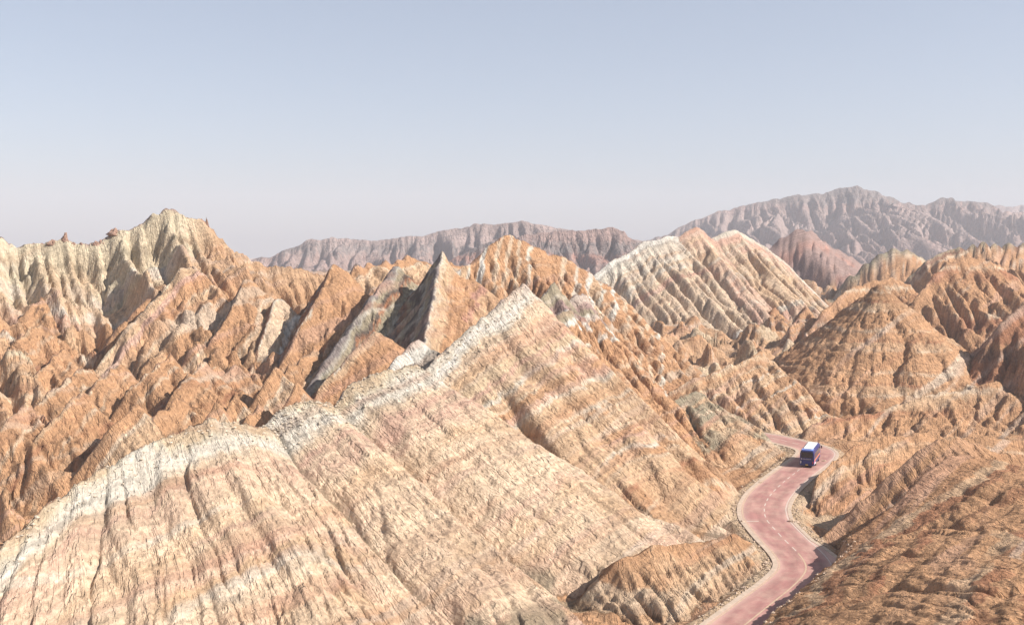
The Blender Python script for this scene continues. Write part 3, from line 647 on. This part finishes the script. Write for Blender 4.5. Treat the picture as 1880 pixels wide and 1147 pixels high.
# ------------------------------------------------------------------ split the sheet into its hills, one mesh each
def link(o, parent=None):
    SC.collection.objects.link(o)
    if parent: o.parent = parent
    return o
OBJ_OF = np.array([0] + [0] * len(RIDGES)); NAMES = ['badlands_ground']
GROUPS = {'fore_a': 'foreground_ridge', 'fore_b': 'foreground_ridge', 'fore_c': 'foreground_ridge', 'fore_d': 'foreground_ridge',
          'near_a': 'near_hill', 'near_b': 'near_hill'}
keys = {}
for i, r in enumerate(RIDGES):
    key = GROUPS.get(r['name'], r['name'])
    if key not in keys:
        keys[key] = len(NAMES); NAMES.append(r['obj'])
    OBJ_OF[i + 1] = keys[key]
idx = np.arange(N).reshape(NR, NAZ)
quads = np.stack([idx[:-1, :-1], idx[:-1, 1:], idx[1:, 1:], idx[1:, :-1]], -1).reshape(-1, 4)
fid = OBJ_OF[ID[quads]].max(1)
co = np.stack([X, Y, Z], 1).astype(np.float32)
for g, nm in enumerate(NAMES):
    fq = quads[fid == g]
    if len(fq) == 0:
        print('no faces for', nm, g); continue
    vid, inv = np.unique(fq.ravel(), return_inverse=True)
    me = bpy.data.meshes.new(nm)
    nv, nf = len(vid), len(fq)
    me.vertices.add(nv); me.loops.add(nf * 4); me.polygons.add(nf)
    me.vertices.foreach_set('co', co[vid].ravel())
    me.loops.foreach_set('vertex_index', inv.astype(np.int32))
    me.polygons.foreach_set('loop_start', np.arange(0, nf * 4, 4, dtype=np.int32))
    me.polygons.foreach_set('use_smooth', np.ones(nf, bool))
    ca_ = me.attributes.new('bed_colour', 'FLOAT_COLOR', 'POINT')
    ca_.data.foreach_set('color', np.concatenate([RGB[vid], np.ones((nv, 1), np.float32)], 1).ravel())
    ua = me.attributes.new('slope_uv', 'FLOAT_VECTOR', 'POINT')
    ua.data.foreach_set('vector', np.stack([U[vid], V[vid], np.zeros(nv, np.float32)], 1).ravel())
    me.update(calc_edges=True)
    far = co[vid][:, 1].min() > 900
    me.materials.append(M_FAR if far else M_ROCK)
    o = link(bpy.data.objects.new(nm, me))
    o['kind'] = 'structure'
# wide ground sheet under everything, out to the horizon
me = bpy.data.meshes.new('ground')
gr = np.concatenate([[0.], np.geomspace(30, 6500, 26)]); ga = np.linspace(0, 2 * math.pi, 49)[:-1]
vs = [(0, 0, -70)] + [(r_ * math.cos(a_), r_ * math.sin(a_), -70.) for r_ in gr[1:] for a_ in ga]
fs = [(0, 1 + k, 1 + (k + 1) % 48) for k in range(48)]
for j in range(len(gr) - 2):
    for k in range(48):
        a = 1 + j * 48 + k; b = 1 + j * 48 + (k + 1) % 48
        fs.append((a, a + 48, b + 48, b))
me.from_pydata(vs, [], fs); me.update()
me.materials.append(simple('desert_floor', (.40, .27, .18), .95, noise=(.02, .8, 1.15)))
o = link(bpy.data.objects.new('ground', me)); o['kind'] = 'structure'

# ------------------------------------------------------------------ haze
bm = bmesh.new(); bmesh.ops.create_cube(bm, size=1.0)
me = bpy.data.meshes.new('haze'); bm.to_mesh(me); bm.free()
hz = link(bpy.data.objects.new('haze', me)); hz['kind'] = 'stuff'
hz.scale = (13400, 13400, 320 + 72); hz.location = (0, 0, (320 - 72) / 2)
m = bpy.data.materials.new('haze_air'); m.use_nodes = True
n, l = m.node_tree.nodes, m.node_tree.links
n.remove(n['Principled BSDF'])
pv = n.new('ShaderNodeVolumePrincipled')
pv.inputs['Color'].default_value = (.66, .685, .755, 1)
pv.inputs['Density'].default_value = 2.0e-4
l.new(pv.outputs[0], n['Material Output'].inputs['Volume'])
me.materials.append(m)

# ------------------------------------------------------------------ road
def ribbon(name, path, o0, o1, z, m, parent=None, closed_ends=False, thick=0.0):
    """strip along a path between two lateral offsets (positive = right of travel)"""
    p = np.array(path); t = np.gradient(p, axis=0); t /= np.linalg.norm(t, axis=1)[:, None]
    nrm = np.stack([t[:, 1], -t[:, 0]], 1)
    cols = max(1, int(abs(np.max(o1) - np.min(o0)) / .55))
    vs = []; o0 = np.broadcast_to(o0, len(p)); o1 = np.broadcast_to(o1, len(p))
    acc = np.concatenate([[0], np.cumsum(np.linalg.norm(np.diff(p, axis=0), axis=1))])
    uvs = []
    for k in range(cols + 1):
        w = o0 + (o1 - o0) * k / cols
        q = p + nrm * w[:, None]
        vs += [(a, b, z) for a, b in q]; uvs += list(zip(w, acc))
    n = len(p); fs = []
    for k in range(cols):
        for i in range(n - 1):
            fs.append((k * n + i, (k + 1) * n + i, (k + 1) * n + i + 1, k * n + i + 1))
    if thick:
        nb = len(vs)
        for k in (0, cols):
            vs += [(vs[k * n + i][0], vs[k * n + i][1], z - thick) for i in range(n)]; uvs += [uvs[k * n + i] for i in range(n)]
        for i in range(n - 1):
            fs.append((i, i + 1, nb + i + 1, nb + i)); fs.append((cols * n + i + 1, cols * n + i, nb + n + i, nb + n + i + 1))
    me = bpy.data.meshes.new(name); me.from_pydata(vs, [], fs)
    a = me.attributes.new('lane', 'FLOAT_VECTOR', 'POINT')
    a.data.foreach_set('vector', np.array([(u_, v_, 0) for u_, v_ in uvs], np.float32).ravel())
    me.update(); me.materials.append(m)
    return link(bpy.data.objects.new(name, me), parent)

M_ROAD, n, l, b = mat('red_asphalt')
b.inputs['Roughness'].default_value = .85; b.inputs['Specular IOR Level'].default_value = .3
at = n.new('ShaderNodeAttribute'); at.attribute_name = 'lane'
sx = n.new('ShaderNodeSeparateXYZ'); l.new(at.outputs['Vector'], sx.inputs[0])
ab = n.new('ShaderNodeMath'); ab.operation = 'ABSOLUTE'; l.new(sx.outputs['X'], ab.inputs[0])
rp = n.new('ShaderNodeValToRGB'); rp.color_ramp.interpolation = 'B_SPLINE'
mr = n.new('ShaderNodeMapRange'); mr.inputs[1].default_value = 0; mr.inputs[2].default_value = 3.4; l.new(ab.outputs[0], mr.inputs[0])
l.new(mr.outputs[0], rp.inputs['Fac'])
e = rp.color_ramp.elements
e[0].position = 0; e[0].color = (.335, .165, .145, 1); e[1].position = 1; e[1].color = (.45, .30, .25, 1)
for p_, c_ in ((.25, (.28, .13, .115, 1)), (.45, (.315, .155, .135, 1)), (.68, (.285, .135, .12, 1)), (.85, (.40, .23, .20, 1))):
    q_ = e.new(p_); q_.color = c_
mp = n.new('ShaderNodeMapping'); mp.inputs['Scale'].default_value = (.9, .22, 1); l.new(at.outputs['Vector'], mp.inputs['Vector'])
t1 = n.new('ShaderNodeTexNoise'); t1.inputs['Scale'].default_value = 1.; t1.inputs['Detail'].default_value = 6; l.new(mp.outputs[0], t1.inputs['Vector'])
r1 = n.new('ShaderNodeMapRange'); r1.inputs[1].default_value = .3; r1.inputs[2].default_value = .7; r1.inputs[3].default_value = .78; r1.inputs[4].default_value = 1.2
l.new(t1.outputs['Fac'], r1.inputs[0])
t2 = n.new('ShaderNodeTexNoise'); t2.inputs['Scale'].default_value = .35; t2.inputs['Detail'].default_value = 7; t2.inputs['Roughness'].default_value = .7; l.new(at.outputs['Vector'], t2.inputs['Vector'])
r2 = n.new('ShaderNodeMapRange'); r2.inputs[1].default_value = .4; r2.inputs[2].default_value = .62; r2.inputs[3].default_value = 0; r2.inputs[4].default_value = .55; l.new(t2.outputs['Fac'], r2.inputs[0])
dm = n.new('ShaderNodeMix'); dm.data_type = 'RGBA'; dm.inputs['B'].default_value = (.40, .265, .21, 1); l.new(rp.outputs['Color'], dm.inputs['A']); l.new(r2.outputs[0], dm.inputs['Factor'])
v = n.new('ShaderNodeVectorMath'); v.operation = 'SCALE'; l.new(dm.outputs['Result'], v.inputs[0]); l.new(r1.outputs[0], v.inputs['Scale']); l.new(v.outputs[0], b.inputs['Base Color'])
M_PAINT = simple('road_paint', (.52, .43, .36), .7, noise=(3., .75, 1.05))
M_YELLOW = simple('yellow_paint', (.46, .33, .22), .7, noise=(2., .75, 1.05))
M_KERB = simple('dusty_concrete', (.43, .33, .25), .9, noise=(1.2, .8, 1.1))
ri = np.linspace(0, 1, len(road_c))
# wide paved pull-out on the outside of the near bend
bend = np.array(ground(1480, 1040)[:2]); db = np.linalg.norm(road_c - bend, axis=1)
wid = ROAD_HW + 1.2 * np.clip(1 - db / 11, 0, 1) ** .8
road = ribbon('road', road_c, -ROAD_HW, wid, 0.0, M_ROAD, thick=.1); road['kind'] = 'structure'
ribbon('shoulder', road_c, -ROAD_HW - .62, -ROAD_HW - .003, .03, M_KERB, road, thick=.15)
ribbon('shoulder', road_c, wid + .003, wid + .55, .03, M_KERB, road, thick=.15)
ribbon('edge_line', road_c, -ROAD_HW + .12, -ROAD_HW + .28, .006, M_YELLOW, road)
ribbon('edge_line', road_c, ROAD_HW - .30, ROAD_HW - .15, .006, M_PAINT, road)
seg = np.linalg.norm(np.diff(road_c, axis=0), axis=1); cum = np.concatenate([[0], np.cumsum(seg)])
def at_len(s0, s1, n_=6):
    ss = np.linspace(s0, s1, n_)
    return np.stack([np.interp(ss, cum, road_c[:, 0]), np.interp(ss, cum, road_c[:, 1])], 1)
s_solid = cum[np.argmin(np.linalg.norm(road_c - ground(1467, 1016)[:2], axis=1))]
ribbon('centre_line', at_len(0, s_solid, 70), -.09, .09, .006, M_YELLOW, road)
s_ = s_solid + 1.0
while s_ < cum[-1] - 2:
    ribbon('dash_marking', at_len(s_, s_ + 1.7), -.08, .08, .006, M_PAINT, road); s_ += 3.3
s_m = cum[np.argmin(np.linalg.norm(road_c - ground(1406, 957)[:2], axis=1))]
ribbon('cross_marking', at_len(s_m - .12, s_m + .12, 3), -ROAD_HW + .35, -1.3, .007, M_PAINT, road)

# ------------------------------------------------------------------ bus
BLUE = simple('bus_blue', (.018, .026, .14), .3, noise=(1.5, .85, 1.1)); BLUE2 = simple('bus_light_blue', (.16, .26, .62), .35)
WHITE = simple('bus_white', (.78, .78, .76), .4, noise=(2., .9, 1.02)); GLASS = simple('bus_glass', (.012, .014, .018), .08, spec=.6)
BLACK = simple('bus_rubber', (.02, .02, .022), .8); STEEL = simple('wheel_steel', (.55, .55, .55), .35, .8)
ORANGEP = simple('bus_orange', (.70, .22, .06), .4); PINKP = simple('bus_pink', (.70, .20, .38), .4)
REDL = simple('tail_red', (.50, .03, .03), .25); PLATE = simple('plate_yellow', (.72, .55, .12), .5)
def mesh_from_bm(name, bm, m, parent, smooth_=False):
    me = bpy.data.meshes.new(name); bm.to_mesh(me); bm.free()
    me.materials.append(m)
    if smooth_: me.polygons.foreach_set('use_smooth', [True] * len(me.polygons))
    return link(bpy.data.objects.new(name, me), parent)
def box(name, lo, hi, m, parent, bev=.02, seg_=2):
    bm = bmesh.new(); bmesh.ops.create_cube(bm, size=1)
    for v_ in bm.verts:
        v_.co = Vector([(lo[k] + hi[k]) / 2 + v_.co[k] * (hi[k] - lo[k]) for k in range(3)])
    if bev: bmesh.ops.bevel(bm, geom=bm.edges[:], offset=bev, segments=seg_, affect='EDGES')
    return mesh_from_bm(name, bm, m, parent)
bp = ground(1483, 848); k_ = int(np.argmin(np.linalg.norm(road_c - bp[:2], axis=1)))
tan_ = road_c[min(k_ + 14, len(road_c) - 1)] - road_c[k_ - 14]; hd = -math.radians(23.5)
bus = bpy.data.objects.new('bus', None); link(bus)
BL, BW, BH = 8.6, 2.5, 3.1
nr_ = np.array([math.cos(hd), math.sin(hd)])
rear = np.array(ground(1481, 858)[:2])
bus.location = (rear[0] + BL / 2 * -math.sin(hd), rear[1] + BL / 2 * math.cos(hd), .0)
bus.rotation_euler = (0, 0, hd)
bus['label'] = 'blue coach bus with white roof panel driving away on the red road'; bus['category'] = 'bus'
# body: profile lofted so the roof edges and rear are rounded
bm = bmesh.new()
prof = [(-1.18, .34), (-1.25, .55), (-1.25, 1.5), (-1.23, 2.5), (-1.12, 2.9), (-.85, 3.03), (0, 3.07), (.85, 3.03), (1.12, 2.9), (1.23, 2.5), (1.25, 1.5), (1.25, .55), (1.18, .34)]
rings = []
for yy, sx_, sz_, zb in ((-BL / 2, .96, .955, .42), (-BL / 2 + .10, .99, .985, .36), (-BL / 2 + .35, 1, 1, .34), (BL / 2 - .5, 1, 1, .34), (BL / 2 - .15, .985, .98, .34), (BL / 2, .93, .93, .42)):
    rings.append([bm.verts.new((px_ * sx_, yy, max(zb, pz_ * sz_))) for px_, pz_ in prof])
for a_, b_ in zip(rings[:-1], rings[1:]):
    for j in range(len(prof)):
        j2 = (j + 1) % len(prof)
        bm.faces.new((a_[j], a_[j2], b_[j2], b_[j]))
bm.faces.new(rings[0][::-1]); bm.faces.new(rings[-1]); bmesh.ops.recalc_face_normals(bm, faces=bm.faces[:])
body = mesh_from_bm('body', bm, BLUE, bus)
R0 = -BL / 2
box('roof_panel', (-.82, R0 + 1.9, 3.045), (.82, BL / 2 - .7, 3.13), WHITE, bus, .03)
box('roof_edge', (-1.0, R0 + .35, 2.99), (1.0, R0 + 1.85, 3.075), BLUE2, bus, .03)
ac = box('roof_air_conditioner', (-.75, R0 + 1.0, 3.06), (.75, R0 + 1.7, 3.22), WHITE, bus, .05)
box('rear_window', (-1.02, R0 - .012, 1.72), (1.02, R0 + .05, 2.72), GLASS, bus, .04)
box('rear_window_trim', (-1.10, R0 - .006, 2.72), (1.10, R0 + .06, 2.84), BLACK, bus, .02)
box('engine_grille', (-.75, R0 - .010, .78), (.75, R0 + .05, 1.12), simple('grille_blue', (.022, .032, .20), .5), bus, .02)
box('bumper', (-1.17, R0 - .07, .36), (1.17, R0 + .15, .66), BLUE, bus, .05)
box('licence_plate', (-.22, R0 - .095, .44), (.22, R0 - .06, .60), PLATE, bus, .01)
for s_x in (-1, 1):
    box('tail_light', (s_x * 1.03 - .09, R0 - .02, .70), (s_x * 1.03 + .09, R0 + .05, 1.18), REDL if s_x > 0 else WHITE, bus, .02)
    for k in range(6):
        y0 = R0 + .5 + k * 1.24
        box('side_window', (s_x * 1.235 - .012, y0, 1.55), (s_x * 1.235 + .016, y0 + 1.15, 2.52), GLASS, bus, .015)
    box('side_stripe', (s_x * 1.25 - .01, R0 + .45, 1.12), (s_x * 1.25 + .008, BL / 2 - .8, 1.36), ORANGEP, bus, 0)
    box('side_stripe', (s_x * 1.25 - .01, R0 + .25, .78), (s_x * 1.25 + .010, R0 + 1.4, 1.08), PINKP, bus, 0)
    box('side_stripe', (s_x * 1.25 - .01, R0 + .62, .5), (s_x * 1.25 + .012, R0 + 2.2, .76), WHITE, bus, 0)
    mr_ = box('wing_mirror', (s_x * 1.42 - .1, BL / 2 - .1, 2.0), (s_x * 1.42 + .1, BL / 2 + .05, 2.45), BLACK, bus, .03)
    box('mirror_arm', (min(s_x * 1.1, s_x * 1.45), BL / 2 - .08, 2.42), (max(s_x * 1.1, s_x * 1.45), BL / 2 - .02, 2.48), BLACK, mr_, 0)
    for yw in (R0 + 2.6, BL / 2 - 2.1):
        for nm, rad_, wd, m_, pr in (('wheel', .49, .30, BLACK, bus), ('rim', .29, .32, STEEL, None)):
            bm = bmesh.new()
            bmesh.ops.create_cone(bm, cap_ends=True, segments=20, radius1=rad_, radius2=rad_, depth=wd, matrix=Matrix.Rotation(math.pi / 2, 4, 'Y'))
            bmesh.ops.bevel(bm, geom=[e_ for e_ in bm.edges if len(e_.link_faces) == 2 and e_.calc_face_angle() > 1], offset=.03, segments=2, affect='EDGES')
            for v_ in bm.verts: v_.co += Vector((s_x * 1.12, yw, .49))
            o_ = mesh_from_bm(nm, bm, m_, pr or wheel_)
            if nm == 'wheel': wheel_ = o_
box('windscreen', (-1.0, BL / 2 - .05, 1.3), (1.0, BL / 2 + .015, 2.6), GLASS, bus, .03)
# small white lettering on the tail: too small to read, kept as a row of marks
bm = bmesh.new(); rng = random.Random(5); xx = -.98
def mark(bm, x0, x1, z0, z1):
    vv = [bm.verts.new((a_, R0 - .016, c_)) for a_, c_ in ((x0, z0), (x1, z0), (x1, z1), (x0, z1))]; bm.faces.new(vv)
mark(bm, -1.0, -.84, 1.44, 1.60)
xx = -.72
while xx < .7:
    w_ = rng.uniform(.05, .10)
    mark(bm, xx, xx + .03, 1.46, 1.57); mark(bm, xx + .035, xx + w_, 1.54, 1.57); mark(bm, xx + .035, xx + w_, 1.46, 1.49)
    xx += w_ + rng.uniform(.04, .07)
mesh_from_bm('tail_lettering', bm, WHITE, bus)['kind'] = 'stuff'

# ------------------------------------------------------------------ loose rocks: pinnacles on the left mountain, boulders by the road
def rock_mesh(name, w, d_, h, seed, m, pointed=0.):
    bm = bmesh.new(); bmesh.ops.create_icosphere(bm, subdivisions=3, radius=1.0)
    rg = np.random.RandomState(seed); ph = rg.rand(3, 3) * 9
    for v_ in bm.verts:
        c = v_.co.copy()
        nn = sum(math.sin(c.x * (2.1 + q) + ph[q, 0]) * math.sin(c.y * (1.7 + q) + ph[q, 1]) * math.cos(c.z * (1.9 + q) + ph[q, 2]) / (1 + .6 * q) for q in range(3))
        c *= 1 + .38 * nn
        c += v_.co * .12 * rg.randn()
        if pointed and c.z > 0:
            t_ = max(.12, 1 - c.z * pointed); c.x *= t_; c.y *= t_
            c.x += pointed * .25 * c.z
        v_.co = Vector((c.x * w / 2, c.y * d_ / 2, c.z * h / 2 if c.z > 0 else c.z * h / 4))
    me = bpy.data.meshes.new(name); bm.to_mesh(me); bm.free(); me.materials.append(m)
    return me
M_CRAG = simple('crag_rock', (.27, .165, .12), .95, noise=(2.5, .6, 1.25)); M_STONE = simple('road_stone', (.46, .34, .25), .95, noise=(4., .65, 1.2))
PIN = [(60, 440, 248, 1.2, 1.6, 'small brown crag at the left end of the mountain crest'), (76, 437, 248, 1.5, 2.0, 'round brown crag beside the smallest crag on the mountain crest'),
       (97, 432, 249, 2.2, 2.2, 'broad dark crag left of the tallest crag on the left crest'), (118, 427, 250, 1.8, 3.4, 'tallest dark crag standing on the left part of the crest'),
       (134, 436, 250, 1.2, 1.4, 'little brown crag just right of the tallest crag'), (150, 443, 251, 1.3, 1.6, 'lone low crag in the dip of the crest'),
       (176, 433, 252, 2.0, 2.6, 'jagged brown crag below the peak shoulder'), (187, 431, 252, 1.6, 2.0, 'small crag between the jagged crag and the big red crag'), (212, 420, 253, 3.0, 2.6, 'big reddish crag leaning on the peak shoulder'), (378, 402, 260, 1.2, 3.0, 'thin dark rock spike right of the highest peak')]
for j, (px, py, yd, w_, h_, lb) in enumerate(PIN):
    q = P(px, py, yd)
    # stand it on the crest line: highest ground near that bearing
    ys = np.linspace(yd - 7, yd + 7, 40); zs_ = [height(q[0] * y_ / yd, y_) - CAM_H for y_ in ys]
    kk = int(np.argmax(np.array(zs_) / ys)); pos = (q[0] * ys[kk] / yd, ys[kk], zs_[kk] + CAM_H)
    o_ = link(bpy.data.objects.new('rock_crag', rock_mesh('rock_crag', w_ * 1.0, w_ * .9, h_ * (1.6 if w_ == 1.2 and h_ == 3. else .95), 40 + j, M_CRAG, .22 if h_ / w_ < 2 else .85)))
    lowest = min(height(pos[0] + a_ * w_ * .4, pos[1] + b_ * w_ * .35) for a_ in (-1, 0, 1) for b_ in (-1, 0, 1))
    o_.location = (pos[0], pos[1], max(lowest, pos[2] - .35 * h_) - .05); o_['label'] = lb; o_['category'] = 'rock'; o_['group'] = 'dark crags on the mountain crest'
STN = [(1455, 957, .8, 'larger pale boulder at the inner edge of the road bend'), (1462, 958, .55, 'smaller boulder right beside the larger one at the bend'), (1476, 969, .5, 'stone at the mouth of the side gully near the bend'),
       (1364, 957, .5, 'small stone on the left shoulder opposite the bend'), (1512, 846, .6, 'stone on the right shoulder beside the bus'), (1396, 886, .5, 'stone on the left bank below the bus shadow')]
for j, (px, py, sz, lb) in enumerate(STN):
    q = ground(px, py)
    o_ = link(bpy.data.objects.new('boulder', rock_mesh('boulder', sz * 1.3, sz, sz * .9, 70 + j, M_STONE)))
    o_.location = (q[0], q[1], height(q[0], q[1]) + sz * .12); o_['label'] = lb; o_['category'] = 'boulder'; o_['group'] = 'loose stones by the road'

# gravel along the road edges and rubble below the crests: far too many to count, one object each
def pebbles(name, pts, lo, hi, m, seed):
    rg = np.random.RandomState(seed)
    base = np.array([(1, 0, 0), (-1, 0, 0), (0, 1, 0), (0, -1, 0), (0, 0, .8), (0, 0, -.6)], float)
    tri = np.array([(0, 2, 4), (2, 1, 4), (1, 3, 4), (3, 0, 4), (2, 0, 5), (1, 2, 5), (3, 1, 5), (0, 3, 5)])
    vs = []; fs = []
    for k, (x, y, z) in enumerate(pts):
        sz = lo + (hi - lo) * rg.rand() ** 3
        a = rg.rand() * 6.28; c, s_ = math.cos(a), math.sin(a)
        b_ = base * (1 + .5 * (rg.rand(6, 1) - .5)) * (sz * np.array([1, .75, .7]))
        b_ = np.stack([b_[:, 0] * c - b_[:, 1] * s_, b_[:, 0] * s_ + b_[:, 1] * c, b_[:, 2]], 1) + (x, y, z + sz * .25)
        vs.append(b_); fs.append(tri + 6 * k)
    me = bpy.data.meshes.new(name); me.from_pydata(np.concatenate(vs).tolist(), [], np.concatenate(fs).tolist()); me.materials.append(m)
    o = link(bpy.data.objects.new(name, me)); o['kind'] = 'stuff'
rg = np.random.RandomState(9); pts = []
tn = np.gradient(road_c, axis=0); tn /= np.linalg.norm(tn, axis=1)[:, None]
for k in range(1400):
    i = rg.randint(len(road_c)); sd_ = 1 if rg.rand() < .5 else -1
    w = sd_ * (ROAD_HW + .7 + abs(rg.randn()) * 1.0); q = road_c[i] + np.array([tn[i, 1], -tn[i, 0]]) * w
    pts.append((q[0], q[1], height(q[0], q[1])))
pebbles('gravel', pts, .06, .30, M_STONE, 4)
M_RUB = simple('crest_rubble', (.46, .38, .29), .95, noise=(1.5, .6, 1.2)); pts = []
for r in RIDGES:
    if not r['name'].startswith('fore'): continue
    for k in range(500):
        th = r['th'][0] + (r['th'][-1] - r['th'][0]) * rg.rand(); rad = np.interp(th, r['th'], r['rad']) + abs(rg.randn()) * 2.5
        a = th + r['b0']; x = r['O'][0] + rad * math.cos(a); y = r['O'][1] + rad * math.sin(a)
        if y > 60: pts.append((x, y, height(x, y)))
pebbles('rubble', pts, .05, .32, M_RUB, 5)
